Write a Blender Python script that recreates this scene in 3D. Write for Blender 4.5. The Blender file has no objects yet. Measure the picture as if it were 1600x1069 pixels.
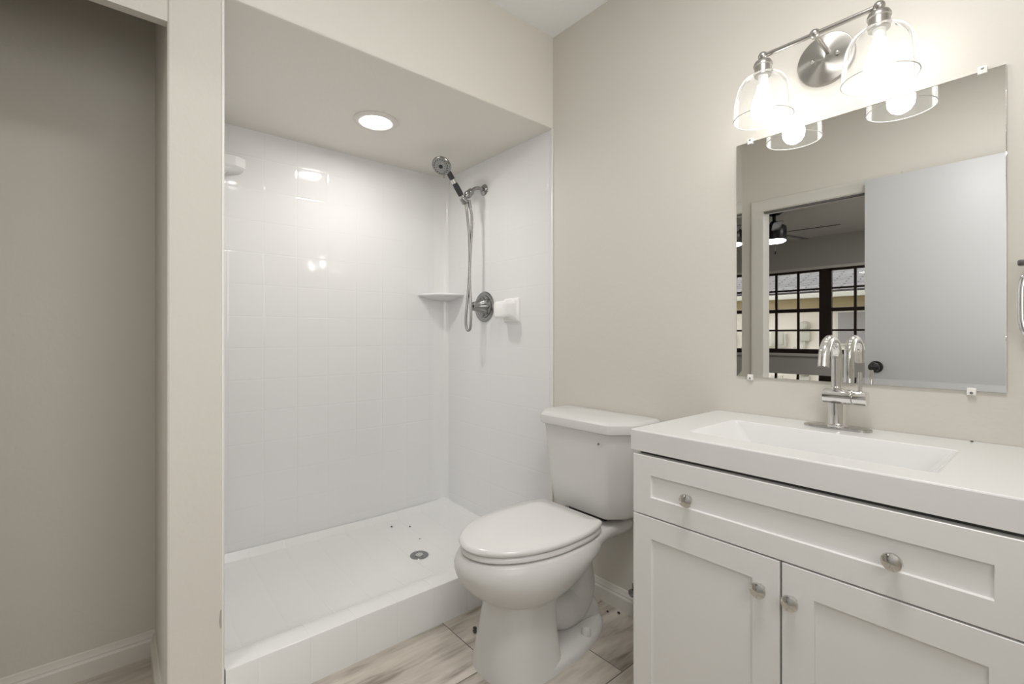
import bpy, bmesh, math, random
from mathutils import Vector, Matrix
from math import sin, cos, pi, radians as R

sc = bpy.context.scene
col = sc.collection
random.seed(4)

# ------------------------------------------------------------------ camera
cam_d = bpy.data.cameras.new('camera'); cam = bpy.data.objects.new('camera', cam_d); col.objects.link(cam)
cam.location = (1.5096, -1.5257, 1.0786)
cam.rotation_euler = (R(90), 0, R(90 - 40.301))
cam_d.sensor_fit = 'HORIZONTAL'; cam_d.sensor_width = 36
cam_d.lens = 731.05 / 1600 * 36
cam_d.shift_y = -9.5 / 1600
cam_d.clip_start = 0.02; cam_d.clip_end = 80
sc.camera = cam

# ------------------------------------------------------------------ world, exposure, lights
w = bpy.data.worlds.new('sky'); sc.world = w; w.use_nodes = True
w.node_tree.nodes['Background'].inputs[0].default_value = (1.0, 0.985, 0.97, 1)
w.node_tree.nodes['Background'].inputs[1].default_value = 2.8
sc.view_settings.view_transform = 'Standard'
sc.view_settings.look = 'None'
sc.view_settings.gamma = 1
sc.view_settings.use_curve_mapping = False
sc.view_settings.exposure = -0.06
sc.cycles.use_denoising = True
sc.cycles.max_bounces = 14
sc.cycles.diffuse_bounces = 8
sc.cycles.glossy_bounces = 8
sc.cycles.transparent_max_bounces = 24
sc.cycles.sample_clamp_indirect = 4
sc.cycles.caustics_refractive = False

def area(name, loc, size, power, colr, rot=(0, 0, 0)):
    d = bpy.data.lights.new(name, 'AREA'); d.shape = 'RECTANGLE'
    d.size, d.size_y = size; d.energy = power; d.color = colr
    o = bpy.data.objects.new(name, d); o.location = loc; o.rotation_euler = rot
    col.objects.link(o); return o
area('bathroom_ceiling_fill', (1.30, -0.93, 2.42), (0.40, 0.40), 13.0, (1, 0.99, 0.975))  # unseen fill, added to light the vanity top and upper walls
area('bathroom_side_fill', (1.972, -1.36, 1.52), (0.86, 0.80), 7.3, (1, 1, 0.99), (0, R(90), 0))  # unseen fill from the right, added to even out the room light
area('bedroom_ceiling_fill', (2.2, -4.1, 2.40), (1.2, 1.2), 85, (1, 0.98, 0.95))  # unseen fill, added to brighten the bedroom in the mirror
BULB = 12.0
DOWN = 140.0
FANL = 14.0

# ------------------------------------------------------------------ materials
def mat(name, c, rough=0.5, metal=0.0, spec=0.5, bump=0.0, bscale=60, var=0.0, vscale=3, emit=None, coat=0.0):
    m = bpy.data.materials.new(name); m.use_nodes = True
    nt = m.node_tree; b = nt.nodes['Principled BSDF']
    b.inputs['Base Color'].default_value = (*c, 1)
    b.inputs['Roughness'].default_value = rough
    b.inputs['Metallic'].default_value = metal
    b.inputs['Specular IOR Level'].default_value = spec
    b.inputs['Coat Weight'].default_value = coat
    b.inputs['Coat Roughness'].default_value = 0.03
    tc = nt.nodes.new('ShaderNodeTexCoord')
    if var > 0:
        n = nt.nodes.new('ShaderNodeTexNoise'); n.inputs['Scale'].default_value = vscale; n.inputs['Detail'].default_value = 4
        nt.links.new(tc.outputs['Object'], n.inputs['Vector'])
        r = nt.nodes.new('ShaderNodeMapRange'); r.inputs['To Min'].default_value = 1 - var; r.inputs['To Max'].default_value = 1 + var
        nt.links.new(n.outputs[0], r.inputs[0])
        mx = nt.nodes.new('ShaderNodeVectorMath'); mx.operation = 'SCALE'; mx.inputs[0].default_value = c
        nt.links.new(r.outputs[0], mx.inputs['Scale']); nt.links.new(mx.outputs[0], b.inputs['Base Color'])
    if bump > 0:
        n = nt.nodes.new('ShaderNodeTexNoise'); n.inputs['Scale'].default_value = bscale; n.inputs['Detail'].default_value = 3
        nt.links.new(tc.outputs['Object'], n.inputs['Vector'])
        bp = nt.nodes.new('ShaderNodeBump'); bp.inputs['Strength'].default_value = 1; bp.inputs['Distance'].default_value = bump
        nt.links.new(n.outputs[0], bp.inputs['Height']); nt.links.new(bp.outputs[0], b.inputs['Normal'])
    if emit:
        b.inputs['Emission Color'].default_value = (*emit[:3], 1); b.inputs['Emission Strength'].default_value = emit[3]
    return m

def math_node(nt, op, a, b=None, clamp=False):
    n = nt.nodes.new('ShaderNodeMath'); n.operation = op; n.use_clamp = clamp
    for i, v in ((0, a), (1, b)):
        if v is None: continue
        if isinstance(v, (int, float)): n.inputs[i].default_value = v
        else: nt.links.new(v, n.inputs[i])
    return n.outputs[0]

def tile_mat(name, c, pitch, off, width=0.006, depth=0.0005, rough=0.055, axes='YZ'):
    """glossy white panel with shallow moulded joints every pitch metres"""
    m = mat(name, c, rough, spec=0.5)
    nt = m.node_tree; b = nt.nodes['Principled BSDF']
    tc = nt.nodes.new('ShaderNodeTexCoord'); sp = nt.nodes.new('ShaderNodeSeparateXYZ')
    nt.links.new(tc.outputs['Object'], sp.inputs[0])
    hs = []
    for ax in axes:
        o = off[ax]
        v = math_node(nt, 'SUBTRACT', sp.outputs[ax], o - pitch / 2)
        v = math_node(nt, 'DIVIDE', v, pitch)
        v = math_node(nt, 'FRACT', v)
        v = math_node(nt, 'SUBTRACT', v, 0.5)
        v = math_node(nt, 'ABSOLUTE', v)
        v = math_node(nt, 'DIVIDE', v, width / pitch, clamp=True)
        sm = nt.nodes.new('ShaderNodeMapRange'); sm.interpolation_type = 'SMOOTHSTEP'
        nt.links.new(v, sm.inputs[0]); hs.append(sm.outputs[0])
    h = hs[0] if len(hs) == 1 else math_node(nt, 'MINIMUM', hs[0], hs[1])
    n = nt.nodes.new('ShaderNodeTexNoise'); n.inputs['Scale'].default_value = 9; n.inputs['Detail'].default_value = 1
    nt.links.new(tc.outputs['Object'], n.inputs['Vector'])
    h2 = math_node(nt, 'ADD', h, math_node(nt, 'MULTIPLY', n.outputs[0], 1.2))
    bp = nt.nodes.new('ShaderNodeBump'); bp.inputs['Strength'].default_value = 1; bp.inputs['Distance'].default_value = depth
    nt.links.new(h2, bp.inputs['Height']); nt.links.new(bp.outputs[0], b.inputs['Normal'])
    cm = nt.nodes.new('ShaderNodeMapRange'); cm.inputs['To Min'].default_value = 0.997; cm.inputs['To Max'].default_value = 1
    nt.links.new(h, cm.inputs[0])
    mx = nt.nodes.new('ShaderNodeVectorMath'); mx.operation = 'SCALE'; mx.inputs[0].default_value = c
    nt.links.new(cm.outputs[0], mx.inputs['Scale']); nt.links.new(mx.outputs[0], b.inputs['Base Color'])
    return m

def floor_mat():
    m = mat('wood_look_porcelain', (0.4, 0.37, 0.34), 0.32)
    nt = m.node_tree; b = nt.nodes['Principled BSDF']; L = nt.links.new
    tc = nt.nodes.new('ShaderNodeTexCoord'); sp = nt.nodes.new('ShaderNodeSeparateXYZ'); L(tc.outputs['Object'], sp.inputs[0])
    cb = nt.nodes.new('ShaderNodeCombineXYZ')
    L(math_node(nt, 'ADD', sp.outputs['Y'], 0.588 + 6.1), cb.inputs[0])
    L(math_node(nt, 'ADD', sp.outputs['X'], -0.293 + 6.0), cb.inputs[1])
    br = nt.nodes.new('ShaderNodeTexBrick'); L(cb.outputs[0], br.inputs['Vector'])
    br.inputs['Scale'].default_value = 1; br.inputs['Brick Width'].default_value = 0.61; br.inputs['Row Height'].default_value = 0.30
    br.inputs['Mortar Size'].default_value = 0.0016; br.inputs['Mortar Smooth'].default_value = 0.2
    br.inputs['Color1'].default_value = (0.2, 0.2, 0.2, 1); br.inputs['Color2'].default_value = (0.8, 0.8, 0.8, 1); br.inputs['Mortar'].default_value = (0.5, 0.5, 0.5, 1)
    # grain stretched along Y, shifted per tile
    mp = nt.nodes.new('ShaderNodeCombineXYZ')
    L(math_node(nt, 'MULTIPLY', sp.outputs['X'], 9.0), mp.inputs[0])
    L(math_node(nt, 'MULTIPLY', sp.outputs['Y'], 1.3), mp.inputs[1])
    sh = math_node(nt, 'MULTIPLY', br.outputs['Color'], 37.0); L(sh, mp.inputs[2])
    n1 = nt.nodes.new('ShaderNodeTexNoise'); n1.inputs['Scale'].default_value = 1.3; n1.inputs['Detail'].default_value = 6; n1.inputs['Distortion'].default_value = 1.2
    L(mp.outputs[0], n1.inputs['Vector'])
    n2 = nt.nodes.new('ShaderNodeTexNoise'); n2.inputs['Scale'].default_value = 5.5; n2.inputs['Detail'].default_value = 5; n2.inputs['Distortion'].default_value = 0.6
    L(mp.outputs[0], n2.inputs['Vector'])
    s = math_node(nt, 'ADD', math_node(nt, 'MULTIPLY', n1.outputs[0], 0.72), math_node(nt, 'MULTIPLY', n2.outputs[0], 0.28))
    cr = nt.nodes.new('ShaderNodeValToRGB'); L(s, cr.inputs[0])
    e = cr.color_ramp.elements
    e[0].position = 0.36; e[0].color = (0.27, 0.235, 0.195, 1)
    e[1].position = 0.60; e[1].color = (0.64, 0.59, 0.525, 1)
    k = e.new(0.46); k.color = (0.50, 0.455, 0.40, 1)
    mx = nt.nodes.new('ShaderNodeMix'); mx.data_type = 'RGBA'
    L(br.outputs['Fac'], mx.inputs['Factor']); L(cr.outputs[0], mx.inputs['A']); mx.inputs['B'].default_value = (0.12, 0.11, 0.10, 1)
    L(mx.outputs['Result'], b.inputs['Base Color'])
    bp = nt.nodes.new('ShaderNodeBump'); bp.inputs['Strength'].default_value = 1; bp.inputs['Distance'].default_value = 0.0006; bp.invert = True
    L(br.outputs['Fac'], bp.inputs['Height']); L(bp.outputs[0], b.inputs['Normal'])
    return m

def thin_glass(name, tint=(1, 1, 1), ior=1.5, milk=0.0):
    m = bpy.data.materials.new(name); m.use_nodes = True; nt = m.node_tree
    nt.nodes.remove(nt.nodes['Principled BSDF'])
    out = nt.nodes['Material Output']
    tr = nt.nodes.new('ShaderNodeBsdfTransparent'); tr.inputs[0].default_value = (*tint, 1)
    gl = nt.nodes.new('ShaderNodeBsdfGlossy'); gl.inputs['Roughness'].default_value = 0.02; gl.inputs[0].default_value = (1, 1, 1, 1)
    fr = nt.nodes.new('ShaderNodeFresnel'); fr.inputs['IOR'].default_value = ior
    mx = nt.nodes.new('ShaderNodeMixShader')
    nt.links.new(fr.outputs[0], mx.inputs[0]); nt.links.new(tr.outputs[0], mx.inputs[1]); nt.links.new(gl.outputs[0], mx.inputs[2])
    sh = mx.outputs[0]
    if milk:
        tl = nt.nodes.new('ShaderNodeBsdfDiffuse'); tl.inputs[0].default_value = (0.9, 0.9, 0.88, 1)
        m2 = nt.nodes.new('ShaderNodeMixShader'); m2.inputs[0].default_value = milk
        nt.links.new(sh, m2.inputs[1]); nt.links.new(tl.outputs[0], m2.inputs[2]); sh = m2.outputs[0]
    nt.links.new(sh, out.inputs[0]); return m

WALL = (0.645, 0.62, 0.57)
M = {}
M['wall'] = mat('beige_wall_paint', WALL, 0.55, spec=0.35, bump=0.0006, bscale=55)
M['soffit'] = mat('brightened_soffit_paint', (0.76, 0.735, 0.685), 0.55, spec=0.3, bump=0.0006, bscale=55)  # wall paint made lighter to offset the dim light on the soffit
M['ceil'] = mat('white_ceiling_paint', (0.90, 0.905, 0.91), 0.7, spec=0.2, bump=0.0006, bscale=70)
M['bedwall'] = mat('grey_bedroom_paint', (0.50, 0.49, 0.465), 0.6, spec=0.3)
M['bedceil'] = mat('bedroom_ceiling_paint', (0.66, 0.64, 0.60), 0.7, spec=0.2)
M['trim'] = mat('white_trim_paint', (0.64, 0.62, 0.58), 0.35, bump=0.0003, bscale=40)
M['base'] = mat('baseboard_paint', (0.70, 0.68, 0.64), 0.38, bump=0.0004, bscale=30, var=0.03, vscale=9)
M['tile'] = tile_mat('white_tile_panel', (0.76, 0.76, 0.765), 0.1465, {'Y': -0.7045, 'Z': 1.462})
M['tile_x'] = tile_mat('white_tile_panel_side', (0.76, 0.76, 0.765), 0.1465, {'X': -0.03, 'Z': 1.462}, depth=0.0003, axes='XZ')
M['pan'] = tile_mat('white_shower_pan_gelcoat', (0.78, 0.78, 0.775), 0.1465, {'Y': -0.7045}, width=0.005, depth=0.0006, rough=0.24, axes='Y')
M['gel'] = mat('white_gelcoat', (0.78, 0.78, 0.78), 0.15)
M['caulk'] = mat('white_caulk', (0.80, 0.79, 0.76), 0.3)
M['porc'] = mat('vitreous_china', (0.70, 0.695, 0.685), 0.27, spec=0.4)
M['seat'] = mat('toilet_seat_plastic', (0.78, 0.775, 0.765), 0.18)
M['dish'] = mat('glazed_ceramic', (0.86, 0.86, 0.855), 0.06, coat=0.4)
M['van'] = mat('white_cabinet_paint', (0.80, 0.795, 0.785), 0.33, var=0.01)
M['gap'] = mat('dark_gap', (0.16, 0.16, 0.15), 0.8)
M['top'] = mat('cultured_marble_top', (0.76, 0.76, 0.755), 0.12, coat=0.1)
M['chrome'] = mat('chrome', (0.80, 0.79, 0.78), 0.05, 1.0)
M['satin'] = mat('satin_chrome', (0.70, 0.69, 0.67), 0.16, 1.0)
M['dkchrome'] = mat('shower_chrome', (0.33, 0.33, 0.33), 0.16, 1.0)
M['plate'] = mat('faucet_plate_chrome', (0.50, 0.49, 0.475), 0.12, 1.0)
M['hose'] = mat('steel_hose', (0.38, 0.37, 0.36), 0.25, 1.0)
M['grip'] = mat('black_rubber_grip', (0.025, 0.025, 0.028), 0.45)
M['nozzle'] = mat('grey_nozzle_face', (0.32, 0.32, 0.31), 0.3, 0.6, bump=0.001, bscale=120)
M['mirror'] = mat('mirror_silver', (0.88, 0.885, 0.875), 0.0, 1.0)
M['mirror_edge'] = mat('mirror_glass_edge', (0.75, 0.78, 0.75), 0.15)
M['clip'] = mat('clear_plastic_clip', (0.85, 0.84, 0.81), 0.15)
M['screw'] = mat('steel_screw', (0.25, 0.24, 0.23), 0.4, 0.8)
M['glass'] = thin_glass('clear_shade_glass', (0.98, 0.98, 0.975), 1.17, 0.05)
M['pane'] = thin_glass('window_glass', (0.95, 0.96, 0.96))
M['bulb'] = mat('glowing_bulb_glass', (1, 1, 1), 0.4, emit=(1, 0.98, 0.95, BULB))
M['bulbbase'] = mat('bulb_white_collar', (0.85, 0.85, 0.83), 0.4)
M['lens'] = mat('glowing_downlight_lens', (1, 1, 1), 0.4, emit=(1, 0.97, 0.92, DOWN))
M['fanlens'] = mat('glowing_fan_lens', (1, 1, 1), 0.4, emit=(1, 0.98, 0.95, FANL))
M['dltrim'] = mat('downlight_trim_white', (0.72, 0.69, 0.65), 0.5)
M['black'] = mat('black_fan_enamel', (0.012, 0.012, 0.012), 0.25)
M['blade'] = mat('dark_fan_blade', (0.02, 0.018, 0.015), 0.5)
M['brown'] = mat('dark_brown_window_frame', (0.022, 0.011, 0.008), 0.4)
M['door'] = mat('smooth_door_paint', (0.54, 0.545, 0.555), 0.42, var=0.01)
M['blackknob'] = mat('matte_black_knob', (0.015, 0.016, 0.016), 0.35)
M['stucco'] = mat('white_stucco', (0.84, 0.775, 0.725), 0.9, bump=0.004, bscale=25, var=0.05)
M['tan'] = mat('tan_frieze_paint', (0.52, 0.42, 0.27), 0.8)
M['meter'] = mat('meter_grey_paint', (0.55, 0.53, 0.48), 0.6)
M['grass'] = mat('dry_lawn', (0.2, 0.22, 0.12), 0.9, var=0.3, vscale=6)
M['crumb'] = mat('dark_debris', (0.05, 0.045, 0.04), 0.8)
M['scuff'] = mat('bare_plaster_scuff', (0.40, 0.37, 0.33), 0.8)
M['floor'] = floor_mat()

def shingles():
    m = mat('grey_roof_shingles', (0.30, 0.29, 0.29), 0.9)
    nt = m.node_tree; b = nt.nodes['Principled BSDF']; tc = nt.nodes.new('ShaderNodeTexCoord')
    br = nt.nodes.new('ShaderNodeTexBrick'); nt.links.new(tc.outputs['Object'], br.inputs['Vector'])
    br.inputs['Scale'].default_value = 1; br.inputs['Brick Width'].default_value = 0.4; br.inputs['Row Height'].default_value = 0.075
    br.inputs['Mortar Size'].default_value = 0.014
    br.inputs['Color1'].default_value = (0.27, 0.26, 0.265, 1); br.inputs['Color2'].default_value = (0.19, 0.18, 0.185, 1); br.inputs['Mortar'].default_value = (0.07, 0.065, 0.065, 1)
    nt.links.new(br.outputs[0], b.inputs['Base Color']); return m
M['shingle'] = shingles()

def spun_metal():
    m = mat('spun_nickel', (0.46, 0.445, 0.42), 0.36, 1.0)
    nt = m.node_tree; b = nt.nodes['Principled BSDF']
    b.inputs['Anisotropic'].default_value = 0.95
    tg = nt.nodes.new('ShaderNodeTangent'); tg.direction_type = 'RADIAL'; tg.axis = 'Y'
    nt.links.new(tg.outputs[0], b.inputs['Tangent'])
    return m
M['nickel'] = mat('brushed_nickel', (0.50, 0.485, 0.46), 0.28, 1.0)
M['spun'] = spun_metal()

# ------------------------------------------------------------------ mesh helpers
def finish(name, bm, m, parent=None, smooth=True, ang=35):
    bmesh.ops.remove_doubles(bm, verts=bm.verts, dist=1e-6)
    bmesh.ops.recalc_face_normals(bm, faces=bm.faces)
    if smooth:
        for f in bm.faces: f.smooth = True
        for e in bm.edges:
            if len(e.link_faces) == 2 and e.calc_face_angle(0) > R(ang): e.smooth = False
    me = bpy.data.meshes.new(name)
    if parent is not None:
        bmesh.ops.translate(bm, vec=-world_loc(parent), verts=bm.verts)
    bm.to_mesh(me); bm.free()
    o = bpy.data.objects.new(name, me); col.objects.link(o)
    for mm in (m if isinstance(m, (list, tuple)) else [m]): me.materials.append(mm)
    if parent is not None: o.parent = parent
    return o

def world_loc(o):
    v = Vector((0, 0, 0))
    while o is not None: v += o.location; o = o.parent
    return v

def thing(name, label, cat, loc, group=None):
    o = bpy.data.objects.new(name, None); col.objects.link(o); o.location = loc; o.empty_display_size = 0.05
    o['label'] = label; o['category'] = cat
    if group: o['group'] = group
    return o
def tag(o, label, cat, group=None):
    o['label'] = label; o['category'] = cat
    if group: o['group'] = group
    return o
def struct(o): o['kind'] = 'structure'; return o

def new(): return bmesh.new()
def box(bm, lo, hi, bev=0.0, seg=2):
    lo = Vector(lo); hi = Vector(hi); c = (lo + hi) / 2; s = hi - lo
    r = bmesh.ops.create_cube(bm, size=1, matrix=Matrix.Translation(c) @ Matrix.Diagonal((*s, 1)))
    if bev > 0:
        es = {e for v in r['verts'] for e in v.link_edges}
        bmesh.ops.bevel(bm, geom=list(es), offset=bev, segments=seg, affect='EDGES', profile=0.5)
    return bm
def B(lo, hi, bev=0.0, seg=2): return box(new(), lo, hi, bev, seg)

def loft(bm, rings, cap=True, closed=False):
    vs = [[bm.verts.new(p) for p in r] for r in rings]
    n = len(rings[0]); m = len(vs)
    for i in range(m if closed else m - 1):
        a, b = vs[i], vs[(i + 1) % m]
        for j in range(n):
            k = (j + 1) % n
            bm.faces.new((a[j], a[k], b[k], b[j]))
    if cap and not closed:
        bm.faces.new(list(reversed(vs[0]))); bm.faces.new(vs[-1])
    return bm

def axis_frame(d):
    d = Vector(d).normalized(); u = Vector((0, 0, 1)) if abs(d.z) < 0.9 else Vector((1, 0, 0))
    a = d.cross(u).normalized(); b = a.cross(d).normalized(); return d, a, b
def lathe(bm, org, d, prof, n=40, cap=True):
    """prof: (radius, distance along d)"""
    d, a, b = axis_frame(d); org = Vector(org)
    rings = [[org + d * h + (a * cos(2 * pi * k / n) + b * sin(2 * pi * k / n)) * max(r, 1e-4) for k in range(n)] for r, h in prof]
    return loft(bm, rings, cap)
def smooth_path(pts, sub=8):
    P = [Vector(p) for p in pts]; out = []
    for i in range(len(P) - 1):
        p0 = P[max(i - 1, 0)]; p1 = P[i]; p2 = P[i + 1]; p3 = P[min(i + 2, len(P) - 1)]
        for k in range(sub):
            t = k / sub
            out.append(0.5 * ((2 * p1) + (-p0 + p2) * t + (2 * p0 - 5 * p1 + 4 * p2 - p3) * t * t + (-p0 + 3 * p1 - 3 * p2 + p3) * t ** 3))
    out.append(P[-1]); return out
def tube(bm, pts, rad, n=16, closed=False, cap=True):
    P = [Vector(p) for p in pts]; rr = rad if isinstance(rad, (list, tuple)) else [rad] * len(P)
    rings = []; prev = None; m = len(P)
    for i, p in enumerate(P):
        if closed: t = (P[(i + 1) % m] - P[i - 1]).normalized()
        else: t = (P[min(i + 1, m - 1)] - P[max(i - 1, 0)]).normalized()
        if prev is None: _, a, _ = axis_frame(t)
        else: a = (prev - t * prev.dot(t)).normalized()
        prev = a; b = t.cross(a)
        rings.append([p + (a * cos(2 * pi * k / n) + b * sin(2 * pi * k / n)) * rr[i] for k in range(n)])
    return loft(bm, rings, cap, closed)
def sphere(bm, c, r, sx=(1, 1, 1), u=24, v=14):
    bmesh.ops.create_uvsphere(bm, u_segments=u, v_segments=v, radius=1, matrix=Matrix.Translation(c) @ Matrix.Diagonal((r * sx[0], r * sx[1], r * sx[2], 1)))
    return bm
def prism(bm, poly, lo, hi, axis='Z', bev=0):
    """extrude polygon (2D) between lo and hi along axis"""
    def P(p, h):
        return {'Z': (p[0], p[1], h), 'Y': (p[0], h, p[1]), 'X': (h, p[0], p[1])}[axis]
    loft(bm, [[P(p, lo) for p in poly], [P(p, hi) for p in poly]])
    if bev: bmesh.ops.bevel(bm, geom=list(bm.edges), offset=bev, segments=2, affect='EDGES')
    return bm
def rrect(x0, x1, y0, y1, r, n=6):
    pts = []
    for cx, cy, a0 in ((x1 - r, y1 - r, 0), (x0 + r, y1 - r, 90), (x0 + r, y0 + r, 180), (x1 - r, y0 + r, 270)):
        for k in range(n + 1):
            a = R(a0 + 90 * k / n); pts.append((cx + r * cos(a), cy + r * sin(a)))
    return pts

# ================================================================== SETTING
H = 2.44; SOF = 2.026; XB = -0.905; YL = -1.298; YP = -1.422; XC = -0.49; YO = -1.88; XR = 1.98; YB = -5.83
f = struct(finish('floor', B((XB - 0.1, -1.98, -0.12), (XR + 0.1, 0.1, 0)), M['floor'], smooth=False))
struct(finish('floor_bedroom', B((-3.0, YB - 0.12, -0.12), (3.2, -1.98, -0.0)), mat('bedroom_grey_planks', (0.25, 0.24, 0.23), 0.4, var=0.15), smooth=False))
struct(finish('ceiling', B((XC - 0.1, -1.98, H), (XR + 0.1, 0.1, H + 0.1)), M['ceil'], smooth=False))
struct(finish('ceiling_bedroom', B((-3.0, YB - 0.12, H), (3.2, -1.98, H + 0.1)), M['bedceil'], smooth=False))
struct(finish('wall_mirror_side', B((0.0, 0.0, 0), (XR + 0.1, 0.1, H)), M['wall'], smooth=False))
struct(finish('wall_right', B((XR, -1.88, 0), (XR + 0.1, 0.0, H)), M['wall'], smooth=False))
# made-up frosted window in the unseen right wall, framing the added side fill
wr = struct(bpy.data.objects.new('window_3', None)); col.objects.link(wr); wr.location = (XR, -1.36, 1.52)
bm = new()
for a_, b_ in (((-0.045, -1.85, 1.055), (0, -1.79, 1.985)), ((-0.045, -0.93, 1.055), (0, -0.87, 1.985)), ((-0.045, -1.85, 1.95), (0, -0.87, 1.99)), ((-0.055, -1.87, 1.04), (0, -0.85, 1.09))):
    box(bm, (XR + a_[0], a_[1], a_[2]), (XR + b_[0], b_[1], b_[2]), 0.003)
finish('window_frame', bm, M['trim'], wr)
finish('pane', B((XR - 0.006, -1.80, 1.08), (XR - 0.001, -0.92, 1.96)), M['porc'], wr, smooth=False)
# soffit over the shower with its dropped ceiling, slightly eased lower edge
bm = new()
prof = [(XB - 0.1, SOF), (-0.006, SOF), (-0.0018, SOF + 0.0018), (0.0, SOF + 0.006), (0.0, H), (XB - 0.1, H)]
loft(bm, [[(x, YL, z) for x, z in prof], [(x, 0.1, z) for x, z in prof]])
struct(finish('wall_shower_soffit', bm, M['soffit'], ang=15))
# closet header
bm = B((-0.030, -1.88, 1.898), (0.0, YP, H)); struct(finish('wall_closet_header', bm, M['wall'], smooth=False))
# partition between closet and shower with softened outer corners
bm = new(); pr = [(XB - 0.1, YP), (-0.004, YP), (0, YP + 0.004), (0, YL - 0.001), (XB - 0.1, YL - 0.001)]
loft(bm, [[(x, y, 0) for x, y in pr], [(x, y, H) for x, y in pr]])
struct(finish('wall_partition', bm, M['wall'], ang=15))
struct(finish('wall_closet_back', B((XC - 0.1, -1.88, 0), (XC, YP, H)), M['wall'], smooth=False))
# shower recess backing
struct(finish('wall_shower_back', B((XB - 0.1, YL, 0), (XB, 0.1, SOF)), M['tile'], smooth=False))
struct(finish('wall_shower_right', B((XB, 0.0, 0), (0.0, 0.1, SOF)), M['tile_x'], smooth=False))
struct(finish('wall_shower_left', B((XB, YL, 0), (-0.012, YL + 0.006, SOF)), M['tile_x'], smooth=False))
# coved corner of the surround
bm = new(); c0 = []
for k in range(11):
    a = R(180 - 90 + 90 * k / 10)
pts = []
for k in range(11):
    t = R(90 * k / 10); pts.append((XB + 0.034 - 0.034 * sin(t) , -0.085 + 0.085 * (1 - cos(t)) if False else -0.085 * (1 - sin(pi / 2 - t)) - 0.0))
pts = [(XB + 0.034 * (1 - sin(R(90 * k / 10))), -0.085 * (1 - cos(R(90 * k / 10)))) for k in range(11)]
pts = pts + [(XB - 0.001, 0.001)]
loft(bm, [[(x, y, 0.04) for x, y in pts], [(x, y, SOF) for x, y in pts]])
struct(finish('trim_1', bm, M['gel'], ang=50))
# slim vertical edge beads of the surround
struct(finish('trim_2', B((-0.010, -0.0065, 0.10), (0.004, 0.0, SOF + 0.0), 0.003), M['caulk']))
struct(finish('trim_3', B((-0.014, YL - 0.003, 0.10), (0.003, YL + 0.004, SOF), 0.0025), M['caulk']))
# opposite wall with doorway
DX0, DX1, DZ = 0.175, 0.84, 1.930
def wallpiece(name, lo, hi, m1='wall', m2='bedwall'):
    bm = B(lo, hi)
    o = finish(name, bm, [M[m1], M[m2]], smooth=False)
    for p in o.data.polygons:
        if p.normal.y < -0.5: p.material_index = 1
    return struct(o)
bm = new()
box(bm, (XC - 0.1, -1.98, 0), (DX0 - 0.016, YO, H)); box(bm, (DX1 + 0.016, -1.98, 0), (XR + 0.1, YO, H)); box(bm, (DX0 - 0.016, -1.98, DZ + 0.016), (DX1 + 0.016, YO, H))
o = struct(finish('wall_door_side', bm, [M['wall'], M['bedwall']], smooth=False))
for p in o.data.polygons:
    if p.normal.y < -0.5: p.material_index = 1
# casing: profiled with a raised outer bead, one piece around the opening
def casing(name, x0, x1, zt, wd, y, th, m):
    bm = new()
    prof = [(0, 0), (0, th * 0.6), (0.006, th), (0.02, th), (0.026, th * 0.8), (wd - 0.006, th * 0.55), (wd, th * 0.4), (wd, 0)]
    # prof: distance from outer edge, protrusion towards +Y
    rings = []
    for (px, pz, sx, sz) in ((x0 - wd, 0, 1, 0), (x0 - wd, zt + wd, 1, -1), (x1 + wd, zt + wd, -1, -1), (x1 + wd, 0, -1, 0)):
        rings.append([(px + sx * d, y + h, pz + sz * d) for d, h in prof])
    loft(bm, rings)
    return struct(finish(name, bm, m))
casing('trim_4', DX0 - 0.005, DX1 + 0.005, DZ + 0.005, 0.073, YO, 0.016, M['trim'])
bm = new()
box(bm, (DX0 - 0.016, -1.98, 0), (DX0, YO + 0.002, DZ)); box(bm, (DX1, -1.98, 0), (DX1 + 0.016, YO + 0.002, DZ)); box(bm, (DX0 - 0.016, -1.98, DZ), (DX1 + 0.016, YO + 0.002, DZ + 0.016))
struct(finish('trim_5', bm, M['trim'], smooth=False))
struct(finish('trim_6', B((DX0, YO - 0.035, DZ - 0.008), (DX1, YO - 0.005, DZ)), M['gap'], smooth=False))
# sliding door leaf hung in front of the wall
leaf = struct(finish('door_1', B((0.757, YO + 0.018, 0.012), (1.54, YO + 0.053, 1.984), 0.0015), M['door']))
kb = lathe(new(), (0.811, YO + 0.053, 0.901), (0, 1, 0), [(0.033, 0), (0.034, 0.004), (0.031, 0.008), (0.012, 0.010), (0.012, 0.03), (0.021, 0.036), (0.027, 0.046), (0.026, 0.058), (0.016, 0.064), (0.0, 0.065)])
k = finish('door_knob', kb, M['blackknob'], leaf); k['label'] = 'matte black round knob'
# baseboards
def baseboard(name, a, b, nrm, h=0.083, th=0.014):
    a = Vector((*a, 0)); b = Vector((*b, 0)); n = Vector((*nrm, 0))
    prof = [(0, 0), (th, 0), (th, h * 0.62), (th * 0.72, h * 0.70), (th * 0.72, h * 0.76), (th * 0.45, h * 0.86), (th * 0.35, h * 0.97), (th * 0.2, h), (0, h)]
    bm = new(); loft(bm, [[p + n * d + Vector((0, 0, z)) for d, z in prof] for p in (a, b)])
    return struct(finish(name, bm, M['base'], ang=20))
baseboard('baseboard_mirror_side', (0.018, 0), (0.775, 0), (0, -1))
baseboard('baseboard_closet_back', (XC, -1.88), (XC, YP), (1, 0))
baseboard('baseboard_closet_right', (XC + 0.014, YP), (-0.045, YP), (0, -1), h=0.075)
baseboard('baseboard_right', (XR, -1.88), (XR, 0), (-1, 0))

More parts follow.
